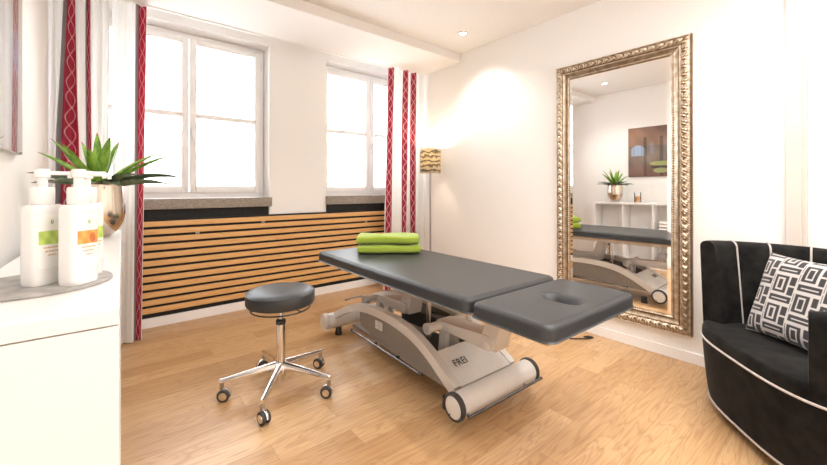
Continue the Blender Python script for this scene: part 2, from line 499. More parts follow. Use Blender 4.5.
def fold(n, amp, seedp=0.0):
    return lambda s, t: amp * (math.sin(2 * math.pi * n * s + seedp + .35 * math.sin(5 * t + n)) + .35 * math.sin(2 * math.pi * n * 2.3 * s + 2 * t))


fA = fold(3.6, .022, .5)
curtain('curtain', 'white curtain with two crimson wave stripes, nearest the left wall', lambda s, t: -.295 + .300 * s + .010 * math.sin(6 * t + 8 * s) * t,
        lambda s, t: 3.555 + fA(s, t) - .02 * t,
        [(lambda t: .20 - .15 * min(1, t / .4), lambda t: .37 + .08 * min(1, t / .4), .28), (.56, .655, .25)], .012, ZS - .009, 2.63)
fB = fold(2.2, .016, 2.2)
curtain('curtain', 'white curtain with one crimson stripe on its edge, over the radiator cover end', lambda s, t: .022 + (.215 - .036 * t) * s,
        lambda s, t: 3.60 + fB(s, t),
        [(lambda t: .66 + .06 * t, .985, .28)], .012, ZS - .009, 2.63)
fC = fold(3.4, .030, 1.1)
curtain('curtain', 'white curtain with three crimson stripes beside the floor lamp', lambda s, t: 2.555 + (-.06 * t + (.525 + .06 * t) * s) ,
        lambda s, t: 3.535 + fC(s, t),
        [(.02, .115, .0), (.40, .50, .0), (.66, .735, .0)], .012, ZS - .009, 2.63)

# ------------------------------------------------------------------ ceiling spots
def spot(x, y, label):
    t = thing('ceiling_spot', label, 'downlight', (x, y, ZC), group='recessed ceiling spots')
    B().lathe([(.036, -.001), (.046, -.001), (.047, -.006), (.044, -.009), (.036, -.005), (.036, -.001)], 40).done('trim_ring', M['steel'], t)
    B().lathe([(0, -.0015), (.034, -.0015), (.034, -.003), (0, -.003)], 32).done('lens', M['led'], t)
    l = bpy.data.lights.new('spot_beam', 'SPOT'); l.energy = SPOT_W; l.color = SPOT_COL; l.spot_size = R(125); l.spot_blend = .9; l.shadow_soft_size = .035
    o = bpy.data.objects.new('spot_beam', l); COL.objects.link(o); o.parent = t; o.location = (0, 0, -.02)
    return t


spot(2.70, 2.50, 'small round ceiling spotlight near the slatted window wall, seen directly')
spot(0.42, 2.42, 'ceiling spotlight above the white shelf, seen only in the mirror')
for x, y, L_ in ((1.55, .9, 'ceiling spotlight over the head end of the bench, out of the picture'), (2.45, .50, 'ceiling spotlight over the black armchair, out of the picture'),
                 (1.0, .25, 'ceiling spotlight between the white shelf and the armchair, out of the picture'), (1.55, -.9, 'ceiling spotlight in the rear of the room, farthest from the windows')):
    spot(x, y, L_)

# unseen area light added under the ceiling as soft ambient fill
area('ambient_fill', (1.75, -.7, 2.70), (0, 0, 0), 2.4, 1.8, AMB_W, (1.0, 0.97, 0.94))

# ------------------------------------------------------------------ standing mirror on the right wall
MY0, MY1, MZ0, MZ1 = .727, 1.712, .186, 2.262
FW = .128
mr = thing('wall_mirror', 'tall mirror in an ornate silver-gold frame on the right wall, beside the black armchair', 'mirror', (XR, 0, MZ0), (0, R(-0.35), 0))
H = MZ1 - MZ0
# local: x into the room is negative, z up from the frame's bottom
B().box(-.022, -.003, MY0 + .01, MY1 - .01, .01, H - .01).done('back_panel', M['plywood'], mr, smooth=False)
gb = B()
iy0, iy1, iz0, iz1 = MY0 + FW - .005, MY1 - FW + .005, FW - .005, H - FW + .005
bv = .022
vs = [gb.bm.verts.new(p) for p in ((-.0245, iy0, iz0), (-.0245, iy1, iz0), (-.0245, iy1, iz1), (-.0245, iy0, iz1),
                                   (-.0285, iy0 + bv, iz0 + bv), (-.0285, iy1 - bv, iz0 + bv), (-.0285, iy1 - bv, iz1 - bv), (-.0285, iy0 + bv, iz1 - bv))]
for q in ((4, 5, 6, 7), (0, 1, 5, 4), (1, 2, 6, 5), (2, 3, 7, 6), (3, 0, 4, 7)): gb.bm.faces.new([vs[i] for i in q])
gb.done('mirror_glass', M['mirror'], mr, smooth=False)

prof = [(0, .004), (.0, .034), (.006, .041), (.012, .036), (.016, .040), (.024, .048), (.034, .053), (.044, .054), (.054, .050),
        (.060, .044), (.064, .040), (.068, .045), (.073, .045), (.077, .039), (.086, .033), (.096, .029), (.102, .028), (.105, .033),
        (.110, .034), (.114, .030), (.120, .026), (.127, .024)]


def sub(prof, n):
    out = []
    for (a, b), (c, d) in zip(prof, prof[1:]):
        k = 3 if (.016 <= a < .06 or .1 <= a < .114) else 1
        for i in range(k): out.append((a + (c - a) * i / k, b + (d - b) * i / k))
    return out + [prof[-1]]


pr = sub(prof, 3)


def orn(u, w):
    """carved leaf relief: u along the moulding, w across"""
    h = 0
    if .0 <= w <= .0125: h += .0022 * math.cos(2 * math.pi * u / .016)
    if .014 < w < .062:
        q = (w - .038) / .024
        env = max(0, 1 - q * q)
        h += env * (.0052 * math.sin(2 * math.pi * (u / .058 + .45 * q * q * (1 if int(u / .058) % 2 else 1))) +
                    .0036 * math.cos(2 * math.pi * (u / .029)) * math.cos(3.4 * q) +
                    .0026 * math.sin(2 * math.pi * (u / .0193 + q)))
    if .101 < w < .116: h += .0018 * math.sin(2 * math.pi * u / .020 + 60 * w)
    return h


def frame_side(cor0, cor1, inward0, inward1, L):
    g = B()
    n = int(L / .0042)

    def fn(s, t):
        j = min(int(round(t * (len(pr) - 1))), len(pr) - 1)
        w, h = pr[j]
        p0 = Vector(cor0) + Vector(inward0) * w; p1 = Vector(cor1) + Vector(inward1) * w
        p = p0.lerp(p1, s)
        u = s * L
        return (-(h + orn(u, w)), p.x, p.y)
    g.grid(fn, n, len(pr) - 1)
    return g


W_ = MY1 - MY0
fr = B()
sides = [((MY0, 0), (MY1, 0), (1, 1), (-1, 1), W_), ((MY1, 0), (MY1, H), (-1, 1), (-1, -1), H),
         ((MY1, H), (MY0, H), (-1, -1), (1, -1), W_), ((MY0, H), (MY0, 0), (1, -1), (1, 1), H)]
for c0, c1, i0, i1, L in sides:
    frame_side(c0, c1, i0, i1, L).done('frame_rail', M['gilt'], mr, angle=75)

# ------------------------------------------------------------------ floor lamp in the far right corner
lp = thing('floor_lamp', 'slim floor lamp with glowing patterned drum shade, right of the far curtain', 'lamp', (2.885, 3.18, 0))
B().lathe([(0, 0), (.13, 0), (.13, .012), (.12, .018), (.02, .024), (0, .024)], 40).done('base', M['steel'], lp)
B().tube([(0, 0, .02), (0, 0, 1.40)], .010).done('pole', M['steel'], lp)
m = mat('capiz_shade', (0.30, 0.23, 0.13), 0.5)
v = coords(m, (1, 1, 1))
wv = N(m, 'ShaderNodeTexWave', wave_type='BANDS', bands_direction='Z'); wv.inputs['Scale'].default_value = 6; wv.inputs['Distortion'].default_value = 5; wv.inputs['Detail Scale'].default_value = 3
link(m, v, wv.inputs['Vector'])
link(m, ramp(m, wv.outputs['Color'], [(0.2, (0.07, 0.055, 0.04)), (0.8, (0.30, 0.25, 0.18))]), bsdf(m).inputs['Base Color'])
tr = m.node_tree.nodes.new('ShaderNodeBsdfTranslucent'); tr.inputs[0].default_value = (0.85, 0.74, 0.52, 1)
ms = m.node_tree.nodes.new('ShaderNodeMixShader')
fc = N(m, 'ShaderNodeMapRange'); fc.inputs['To Min'].default_value = 0.03; fc.inputs['To Max'].default_value = 0.42
link(m, wv.outputs['Color'], fc.inputs['Value'])
link(m, fc.outputs[0], ms.inputs[0]); link(m, bsdf(m).outputs[0], ms.inputs[1]); link(m, tr.outputs[0], ms.inputs[2])
link(m, ms.outputs[0], m.node_tree.nodes['Material Output'].inputs[0])
b = B(); nn = 64
b.lathe([(.118, 1.385), (.1205, 1.385), (.1205, 1.655), (.118, 1.655), (.118, 1.385)], nn)
sh = b.done('lamp_shade', m, lp)
b = B()
for k in range(6):
    zc = 1.395 + k * .05
    b.tube([((.122 + .0015 * math.sin(3 * a + k)) * math.cos(a), (.122 + .0015 * math.sin(3 * a + k)) * math.sin(a), zc + .006 * math.sin(5 * a + k * 2))
            for a in [2 * math.pi * q / 60 for q in range(60)]], .0022, 6, closed=True)
b.done('shade_wires', M['steel'], sh)
B().tube([(0, 0, 1.40), (0, 0, 1.46)], .016).done('socket', M['steel'], lp)
B().lathe([(0, 1.46), (.02, 1.465), (.03, 1.495), (.03, 1.52), (.018, 1.55), (0, 1.556)], 24).done('bulb', M['bulb'], lp)
l = bpy.data.lights.new('lamp_glow', 'POINT'); l.energy = 7; l.color = (1, .80, .55); l.shadow_soft_size = .03
o = bpy.data.objects.new('lamp_glow', l); COL.objects.link(o); o.parent = lp; o.location = (0, 0, 1.60)

# ------------------------------------------------------------------ treatment bench
BZ = .71
bn = thing('massage_table', 'grey padded height-adjustable treatment bench with face hole, silver arched base', 'massage table',
           (1.606, 1.789, 0), (0, 0, R(-1.6)))


def pad(name, x0, x1, y0, y1, z0, z1, r, hole=None, mat_=None, parent=None):
    """rounded upholstered slab; optional stadium face hole (cx, cy, half width, half length)"""
    nx, ny = 70, int(70 * (y1 - y0) / (x1 - x0))
    cx, cy = (x0 + x1) / 2, (y0 + y1) / 2; hx, hy = (x1 - x0) / 2, (y1 - y0) / 2
    cr = .045
    g = B()

    def edge(x, y):
        """signed inside distance to a rounded rectangle"""
        qx, qy = abs(x - cx) - (hx - cr), abs(y - cy) - (hy - cr)
        return -(min(max(qx, qy), 0) + math.hypot(max(qx, 0), max(qy, 0)) - cr)

    def mapp(u, v):
        # square -> rounded rectangle, by ring index
        a, c = 2 * u - 1, 2 * v - 1
        x, y = cx + a * hx, cy + c * hy
        # squeeze the corners
        k = max(abs(a), abs(c))
        qx, qy = abs(a) * hx - (hx - cr), abs(c) * hy - (hy - cr)
        if qx > 0 and qy > 0:
            d = math.hypot(qx, qy); mxq = max(qx, qy)
            qx2, qy2 = qx / d * mxq, qy / d * mxq
            x = cx + math.copysign(hx - cr + qx2, a); y = cy + math.copysign(hy - cr + qy2, c)
        return x, y

    def holed(x, y):
        if not hole: return 9
        hxc, hyc, hw, hl = hole
        dy = max(abs(y - hyc) - (hl - hw), 0)
        return math.hypot(x - hxc, dy) - hw

    def sm(u):   # denser near the borders
        e = .16
        if u < .2: return (u / .2) ** 1.6 * .2 * 1.0
        if u > .8: return 1 - ((1 - u) / .2) ** 1.6 * .2
        return u

    def fn(u, v):
        x, y = mapp(sm(u), sm(v))
        e = max(edge(x, y), 0)
        z = z1
        if e < r: z = z1 - r + math.sqrt(max(r * r - (r - e) ** 2, 0))
        h = holed(x, y)
        if h < .028: z -= .012 * (1 - max(h, 0) / .028) ** 2
        if h < 0: z -= min(.05, -h * 3.4)
        return (x, y, z)
    vs = g.grid(fn, nx, ny)
    # skirt
    nxs = len(vs); nys = len(vs[0])
    loop = [vs[i][0] for i in range(nxs)] + [vs[nxs - 1][j] for j in range(1, nys)] + [vs[i][nys - 1] for i in range(nxs - 2, -1, -1)] + [vs[0][j] for j in range(nys - 2, 0, -1)]
    prev = loop
    for zz, sh_ in ((z0 + .010, .0), (z0 + .003, -.002), (z0, -.006)):
        ring = []
        for v in loop:
            d = Vector((v.co.x - cx, v.co.y - cy))
            ring.append(g.bm.verts.new((v.co.x + math.copysign(sh_, d.x) * 1, v.co.y + math.copysign(sh_, d.y), zz)))
        for k in range(len(loop)):
            k2 = (k + 1) % len(loop)
            g.bm.faces.new((prev[k], prev[k2], ring[k2], ring[k]))
        prev = ring
    g.bm.faces.new(prev)
    return g.done(name, mat_ or M['vinyl'], parent, angle=70)


GAP = -.69
HW, HL = .365, 1.10
pad('main_cushion', -HW, HW, GAP, .926, BZ - .068, BZ, .024, parent=bn)
pad('head_cushion', -HW, HW, -HL, GAP - .018, BZ - .068, BZ - .004, .024, hole=(.0, -.93, .045, .085), parent=bn)
B().box(-HW + .02, HW - .02, GAP + .02, .906, BZ - .084, BZ - .0685, .003).done('main_board', M['plywood'], bn, smooth=False)
B().box(-HW + .02, HW - .02, -HL + .02, GAP - .038, BZ - .084, BZ - .0685, .003).done('head_board', M['plywood'], bn, smooth=False)
# subframe under the cushions
b = B()
ZF = BZ - .085
for sx in (-1, 1): b.box(sx * .235 - .018, sx * .235 + .018, -.95, .85, ZF - .035, ZF, .004)
for yy in (-.62, -.2, .30, .8): b.box(-.217, .217, yy - .018, yy + .018, ZF - .034, ZF - .001, .004)
b.done('support_frame', M['grey_metal'], bn)
TOPPARTS = list(bn.children)
BS, BL, BOX, BOY = .958, .050, .041, .091     # base size, height above the floor on its feet, offset
ZF = (ZF - BL) / BS

RW = .072   # wheel radius
NY, FY = -.632, .915


def roller(y, wheels):
    x0, x1 = (-.345, .345)
    o = B().lathe([(0, 0), (.060, 0), (.064, .004), (.064, x1 - x0 - .004), (.060, x1 - x0), (0, x1 - x0)], 48, cyl_x(x0, x1, y, .072)).done('cross_tube', M['grey_light'], bn)
    for sx in (-1, 1):
        if wheels:
            x = sx * .358
            B().lathe([(.058, -.017), (.068, -.016), (.0715, -.010), (.0715, .010), (.068, .016), (.058, .017), (.058, -.017)], 48,
                      Matrix.Translation((x, y, RW)) @ XROT).done('wheel_tyre', M['rubber'], bn)
            B().lathe([(0, -.013), (.0575, -.013), (.0575, .013), (0, .013)] if False else [(0, -.018), (.045, -.0185), (.055, -.016), (.0578, -.012), (.0578, .012), (.055, .016), (.045, .0185), (0, .018)], 48,
                      Matrix.Translation((x, y, RW)) @ XROT).done('wheel_hub', M['grey_light'], bn)
            B().tube([(x + sx * .018, y + .02, .030), (x + sx * .0205, y + .02, .030)], .004, 10).done('hub_screw', M['rubber'], bn)
        else:
            B().lathe([(0, 0), (.066, 0), (.069, .006), (.069, .035), (.066, .04), (0, .04)], 48, cyl_x(0, 0, y, .074) if False else Matrix.Translation((sx * .345 if sx > 0 else -.385, y, .074)) @ XROT).done('end_cap', M['grey_metal'], bn)
        B().lathe([(0, -.0515), (.030, -.0515), (.032, -.045), (.028, -.012), (.028, .012), (0, .012)], 20, Matrix.Translation((sx * .24, y + (.17 if wheels else -.02), 0))).done('rubber_foot', M['rubber'], bn)
    return o


roller(NY, True); roller(FY, False)

TOP = [(.93, .115), (.87, .155), (.78, .205), (.66, .262), (.52, .308), (.38, .336), (.22, .348), (.05, .347), (-.10, .332), (-.24, .300), (-.37, .245), (-.48, .182), (-.575, .125)]


def smooth_curve(pts, n=48):
    out = []
    for i in range(n + 1):
        t = i / n * (len(pts) - 1); k = min(int(t), len(pts) - 2); u = t - k
        p0 = pts[max(k - 1, 0)]; p1 = pts[k]; p2 = pts[k + 1]; p3 = pts[min(k + 2, len(pts) - 1)]
        out.append(tuple(.5 * ((2 * p1[j]) + (-p0[j] + p2[j]) * u + (2 * p0[j] - 5 * p1[j] + 4 * p2[j] - p3[j]) * u * u + (-p0[j] + 3 * p1[j] - 3 * p2[j] + p3[j]) * u ** 3) for j in (0, 1)))
    return out


TC = smooth_curve(TOP)
LOW = []
for i, (y, z) in enumerate(TC):
    a = TC[max(i - 1, 0)]; c = TC[min(i + 1, len(TC) - 1)]
    d = Vector((c[0] - a[0], c[1] - a[1])).normalized()
    nrm = Vector((d.y, -d.x))
    if nrm.y > 0: nrm = -nrm
    w = .050 + .012 * (i / len(TC))
    LOW.append((y + nrm.x * w, max(z + nrm.y * w, .055)))
for sx, xa in ((-1, -.295), (1, .235)):
    B().prism(TC + LOW[::-1], 'x', xa, xa + .055, .006).done('arch_rail', M['grey_metal'], bn, angle=35)
    # dark side panel filling the arch
    top = [p for p in LOW if -.50 < p[0] < .50]
    bot = [(-.50, .085), (-.2, .088), (.1, .105), (.3, .128), (.46, .165)]
    x = xa + (.016 if sx < 0 else .035)
    B().prism(top + bot, 'x', x, x + .004).done('side_panel', M['grey_dark'], bn, smooth=False)
# type plate on the left side panel
tp = B().box(-.2825, -.2800, .155, .245, .205, .262, .001).done('type_plate', M['sticker'], bn, smooth=False)
b = B()
for k in range(4): b.box(-.2832, -.2826, .165, .205 + .025 * (k % 2), .214 + k * .012, .217 + k * .012)
b.done('print_lines', M['beige'], tp, smooth=False)
# cover plate between the arches with the lettering
PL = [p for p in TC if -.60 < p[0] < -.365]
poly = [(y, z - .006) for y, z in PL] + [(y + .004, z - .020) for y, z in PL[::-1]]
B().prism(poly, 'x', -.240, .235).done('cover_plate', M['grey_light'], bn, angle=35)
B().box(-.24, .235, PL[0][0] - .004, PL[0][0] + .004, .14, PL[0][1] - .007).done('cover_back', M['grey_metal'], bn, smooth=False)
cu = bpy.data.curves.new('letters', 'FONT'); cu.body = 'FREI'; cu.size = .062; cu.extrude = .0008; cu.space_character = 1.08
to = bpy.data.objects.new('letters_tmp', cu); COL.objects.link(to)
me = bpy.data.meshes.new_from_object(to.evaluated_get(bpy.context.evaluated_depsgraph_get()))
bpy.data.objects.remove(to)
for v in me.vertices: v.co.x *= 1.0
lo = bpy.data.objects.new('lettering', me); COL.objects.link(lo); me.materials.append(M['letter']); lo.parent = bn
lo['label'] = 'dark FREI lettering'
p1 = (-.405, .2235); p2 = (-.50, .168)
sl = math.atan2(p1[1] - p2[1], p1[0] - p2[0])
lo.location = (-.190, -.486, .1945 + .0045 - .0200); lo.rotation_euler = (sl, 0, 0)

# lifting arms
def lift(yt, yb, name_suffix=None):
    a = B(); zt = .335
    a.lathe([(0, 0), (.026, 0), (.028, .003), (.028, .397), (.026, .4), (0, .4)], 28, Matrix.Translation((-.225, yt, zt)) @ XROT)
    for xx in (-.225, .150): a.lathe([(0, 0), (.034, 0), (.034, .025), (0, .025)], 24, Matrix.Translation((xx, yt, zt)) @ XROT)
    a.done('pivot_tube', M['grey_metal'], bn)
    B().prism([(yt + .03, zt + .026), (yt + .03, zt - .024), (yb - .02, zt - .030), (yb - .05, zt - .006), (yb - .05, zt + .040), (yb, zt + .055)], 'x', -.105, .045, .007).done('lift_arm', M['grey_metal'], bn, angle=35)
    # block up to the bench frame
    B().prism([(yb - .06, zt - .024), (yb + .03, zt - .028), (yb + .035, zt + .05), (yb - .035, ZF - .036), (yb - .12, ZF - .036), (yb - .062, zt + .03)], 'x', -.095, .035, .006).done('mounting_block', M['grey_metal'], bn, angle=35)
    for xx in (-.118, .046): B().lathe([(0, 0), (.022, 0), (.022, .012), (0, .012)], 20, Matrix.Translation((xx, yb - .02, zt + .004)) @ XROT).done('pivot_bolt', M['grey_light'], bn)
    # bracket below the tube
    B().prism([(yt + .03, zt - .02), (yt - .03, zt - .02), (yt - .026, .15), (yt - .05, .105), (yt + .045, .105), (yt + .035, .15)], 'x', -.075, -.035, .004).done('bracket', M['grey_metal'], bn, angle=35)
    B().prism([(yt + .03, zt - .02), (yt - .03, zt - .02), (yt - .026, .15), (yt - .05, .105), (yt + .045, .105), (yt + .035, .15)], 'x', .02, .06, .004).done('bracket', M['grey_metal'], bn, angle=35)


lift(-.26, -.64); lift(.50, .13)
# tray linking the two arches, motor and actuator
B().box(-.235, .233, -.33, .66, .080, .104, .004).done('chassis_tray', M['grey_dark'], bn)
B().prism([(.40, .14), (.05, .16), (-.18, .22), (-.18, .28), (.12, .27), (.40, .22)], 'x', .10, .19, .01).done('motor_housing', M['rubber'], bn)
B().tube([(.0, -.05, .12), (.0, -.05, .40), (0, -.05, ZF - .06)], [.018, .018, .011], 20).done('actuator', M['chrome'], bn)
B().tube([(.0, -.05, ZF - .06), (.0, -.05, ZF - .002)], .016, 16).done('actuator_mount', M['rubber'], bn)
b = B(); b.tube([(-.10, .62, .26), (-.06, .58, .30), (.02, .60, .28), (.06, .64, .27), (.12, .60, .24), (.14, .5, .18)], .007, 10)
b.tube([(-.12, .66, .24), (-.02, .66, .26), (.06, .58, .25), (.10, .52, .2)], .006, 10)
b.done('cable_loop', M['cable'], bn)
# foot rails
b = B(); b.tube([(-.345, NY - .085, .052), (.365, NY - .085, .052)], .0085, 16)
b.done('foot_bar', M['bar'], bn)
for xx in (-.325, .20): B().tube([(xx, NY - .085, .052), (xx, NY - .055, .05)], .008, 10).done('foot_bar_bracket', M['steel'], bn)
for sx, x in ((-1, -.325), (1, .325)):
    B().tube([(x, -.30, .105), (x, .52, .115)], .0075, 16).done('pedal_bar', M['bar'], bn)
    for yy, L_ in ((-.31, .02), (.51, .02)): B().tube([(x, yy, .105 if yy < 0 else .115), (x, yy + math.copysign(.015, yy), .105 if yy < 0 else .115)], .0105, 12).done('bar_cap', M['rubber'], bn)
    for yy in (-.05, .22): B().tube([(x, yy, .108), (x - sx * .04, yy + .0, .105)], .007, 10).done('bar_bracket', M['rubber'], bn)
# adjustment lever under the far end
B().tube([(-.10, .70, .30), (-.18, .74, .29), (-.24, .78, .27)], .008, 10).done('release_lever', M['steel'], bn)
for o_ in list(bn.children_recursive):
    if o_ in TOPPARTS: continue
    if o_.parent == bn: o_.data.transform(Matrix.Translation((BOX, BOY, BL)) @ Matrix.Diagonal((.86, .962, BS, 1)) @ o_.matrix_basis)
    else: o_.data.transform(Matrix.Translation((BOX, BOY, BL)) @ Matrix.Diagonal((.86, .962, BS, 1)) @ o_.matrix_basis)
    o_.matrix_basis = Matrix()

# ------------------------------------------------------------------ folded green towels on the bench
def towel(name, label, loc, rz, w, d, h, material, group, layers=3):
    g = B()
    # serpentine fold: one long strip in (y,z), extruded in x, soft fold at the near edge
    t = h / layers
    path = []
    prof_ = []
    n = 14

    def outline(s):
        a = 2 * math.pi * s
        # superellipse cross section (y, z)
        ca, sa = math.cos(a), math.sin(a)
        e = .42
        return (math.copysign(abs(ca) ** e, ca) * d / 2, h / 2 + math.copysign(abs(sa) ** (e * 1.35), sa) * h / 2)

    def fn(u, v):
        y, z = outline(v)
        x = (u - .5) * w
        k = abs(2 * u - 1)
        sh = 1 - .25 * max(0, (k - .9) / .1) ** 2
        z = h / 2 + (z - h / 2) * sh
        crease = 0
        ph = abs((z / h * layers) % 1 - .5)
        if ph > .38 and y > -d * .42: crease = (.006 if y > d * .4 else 0)
        z += .0035 * math.sin(9 * u + 5 * y / d) * (1 if z > h * .6 else 0)
        return (x, y - crease + .004 * math.sin(14 * u), max(z, 0))
    vs = g.grid(fn, 60, 72)
    for row, flip in ((vs[0], False), (vs[-1], True)):
        try: g.bm.faces.new(row[:-1] if flip else row[:-1][::-1])
        except ValueError: pass
    o = g.done(name, material, None, merge=True, angle=60, loc=loc, rot=(0, 0, rz))
    return tag(o, label, 'towel', group)


ta = R(-39.6)
towel('folded_towel', 'folded lime green towel lying directly on the grey bench', (1.694, 2.345, BZ + .001), ta + R(3), .475, .25, .068, M['towel'], 'green towels on the bench')
towel('folded_towel', 'folded lime green towel on top of the other green one', (1.690, 2.349, BZ + .0725), ta + R(1), .47, .245, .066, M['towel'], 'green towels on the bench')

# ------------------------------------------------------------------ rolling stool
st = thing('rolling_stool', 'round grey padded stool on five chrome castor legs, before the slats', 'stool', (.795, 2.206, 0))
SR = .196; SZ = .600
B().lathe([(0, .515), (SR - .018, .515), (SR - .006, .520), (SR, .532), (SR, .575), (SR - .004, .585), (SR - .003, .588), (SR - .014, .598), (SR - .05, .604), (0, .607)], 72).done('seat', M['vinyl'], st)
B().tube([(SR - .003 + 0 if False else (SR - .002) * math.cos(a), (SR - .002) * math.sin(a), .5865) for a in [2 * math.pi * k / 72 for k in range(72)]] if False else
         [((SR - .001) * math.cos(2 * math.pi * k / 72), (SR - .001) * math.sin(2 * math.pi * k / 72), .586) for k in range(72)], .002, 6, closed=True).done('seat_seam', M['vinyl'], st)
B().lathe([(0, .500), (.09, .500), (.095, .514), (0, .514)], 40).done('seat_plate', M['rubber'], st)
b = B(); b.tube([(.168 * math.cos(2 * math.pi * k / 60), .168 * math.sin(2 * math.pi * k / 60), .492) for k in range(60)], .0042, 8, closed=True)
for a in (.9, 3.0, 5.1): b.tube([(.168 * math.cos(a), .168 * math.sin(a), .492), (.09 * math.cos(a), .09 * math.sin(a), .503)], .0035, 8)
b.done('release_ring', M['cable'], st)
B().tube([(0, 0, .40), (0, 0, .505)], .014, 24).done('gas_spring', M['chrome'], st)
B().lathe([(0, .395), (.026, .395), (.028, .40), (.028, .418), (.022, .424), (0, .424)], 32).done('collar', M['rubber'], st)
B().tube([(0, 0, .098), (0, 0, .395)], .0255, 32).done('column', M['chrome'], st)
B().lathe([(0, .06), (.020, .06), (.022, .066), (.030, .10), (.042, .112), (.042, .146), (.034, .158), (.026, .162), (0, .162)], 32).done('hub', M['chrome'], st)
leg_me = None
for k in range(5):
    a = R(90 + 72 * k)
    L_ = .315
    g = B()
    secs = [(.030, .148, .021, .026), (.10, .143, .017, .019), (.20, .132, .0145, .014), (.295, .118, .013, .011), (.327, .115, .013, .011)]
    rings = []
    for (r, z, wd, th) in secs:
        rings.append([g.bm.verts.new((r, wd * cx_, z + th * cz_)) for cx_, cz_ in ((-1, -.9), (-.55, -1), (.55, -1), (1, -.9), (1, .35), (.6, .9), (0, 1.0), (-.6, .9), (-1, .35))])
    for A_, C_ in zip(rings, rings[1:]):
        for q in range(9): g.bm.faces.new((A_[q], A_[(q + 1) % 9], C_[(q + 1) % 9], C_[q]))
    g.bm.faces.new(rings[0][::-1]); g.bm.faces.new(rings[-1])
    lg = g.done('leg', M['chrome'], st, rot=(0, 0, a), angle=50)
    B().tube([(L_, 0, .064), (L_, 0, .112)], .0115, 16).done('castor_stem', M['steel'], lg)
    # castor: swivelled at its own angle
    sw = R((20, 75, -40, 100, 10)[k])
    mx_ = Matrix.Translation((L_, 0, 0)) @ Matrix.Rotation(sw, 4, 'Z')
    cz = .0335
    for sgn in (-1, 1):
        g = B(); g.lathe([(.018, -.007), (.031, -.007), (.0335, -.004), (.0335, .004), (.031, .007), (.018, .007), (.018, -.007)], 32,
                         mx_ @ Matrix.Translation((sgn * .0145, .012, cz)) @ XROT)
        g.done('castor_wheel', M['rubber'], lg)
        g = B(); g.lathe([(0, -.0055), (.020, -.0055), (.0225, .002), (.0215, .0055), (0, .006)], 24, mx_ @ Matrix.Translation((sgn * .0178, .012, cz)) @ XROT)
        g.done('wheel_cap', M['chrome'], lg)
    g = B(); g.prism([(-.026, .052), (-.028, .036), (-.012, .020), (.034, .020), (.052, .036), (.044, .060), (.024, .0725), (-.006, .0745)], 'x', -.0068, .0068, .002)
    bmesh.ops.transform(g.bm, matrix=mx_, verts=g.bm.verts)
    g.done('castor_fork', M['chrome'], lg)

# ------------------------------------------------------------------ white cube shelf along the left wall
sr = R(-1.3)
SHZ = .960
shf = thing('cube_shelf', 'long white cube shelf unit along the left wall under the picture', 'shelf', (-.268, .955, 0), (0, 0, sr))
# local: x 0..SD, y 0..SL
SD, SL = .283, 1.82
SD = .285
b = B(); b.box(0, SD, 0, SL, SHZ - .032, SHZ, .0015)
b.done('top_panel', M['white'], shf, smooth=False)
b = B(); b.box(.0, SD - .0005, 0.0, .038, 0.0, SHZ - .0345); b.done('end_panel', M['white'], shf, smooth=False)
b = B(); b.box(.0, SD - .0005, SL - .038, SL, 0.0, SHZ - .0345); b.done('end_panel', M['white'], shf, smooth=False)
b = B(); b.box(0, SD - .0005, .0385, SL - .0385, .0, .055); b.done('bottom_panel', M['white'], shf, smooth=False)
NC = 4
pit = (SL - .076) / NC
b = B(); b.box(.003, SD - .003, .0385, SL - .0385, .487, .507); b.done('middle_board', M['white'], shf, smooth=False)
for k in range(1, NC):
    yy = SL - .038 - k * .405
    for z0_, z1_ in ((.0555, .4865), (.5075, SHZ - .0345)):
        B().box(.003, SD - .003, yy - .010, yy + .010, z0_, z1_).done('divider', M['white'], shf, smooth=False)
B().box(.001, .006, .0385, SL - .0385, .0555, SHZ - .035).done('back_board', M['white_matte'], shf, smooth=False)


def on_shelf(lx, ly, z):
    v = Matrix.Translation(shf.location) @ Matrix.Rotation(sr, 4, 'Z') @ Vector((lx, ly, z))
    return (v.x, v.y, v.z)


yc = SL - .038 - 2.5 * .405
for k in range(4):
    towel('folded_towel', ['folded white towel at the bottom of the pile in the white shelf', 'folded white towel second from the bottom of the shelf pile',
                           'folded white towel second from the top of the shelf pile', 'folded white towel on top of the pile in the white shelf'][k],
          on_shelf(.155, yc - .02, .508 + k * .0475), sr + R(90), .30, .22, .044, M['towel_white'], 'white towels in the shelf')
g = B()
g.tube([(0, -.0 - .17, 0), (0, -.165, 0), (0, .165, 0), (0, .17, 0)], [.072, .085, .085, .072], 40)
for q in range(3):
    g.tube([((.02 + .02 * q) * math.cos(a), .1715, (.02 + .02 * q) * math.sin(a)) for a in [2 * math.pi * k / 30 for k in range(30)]], .004, 6, closed=True)
tw = g.done('rolled_towel', M['towel_grey'], None, loc=on_shelf(.17, yc - .02, .055 + .086), rot=(0, 0, sr))
tag(tw, 'rolled dark taupe towel in the lower row of the white shelf', 'towel')

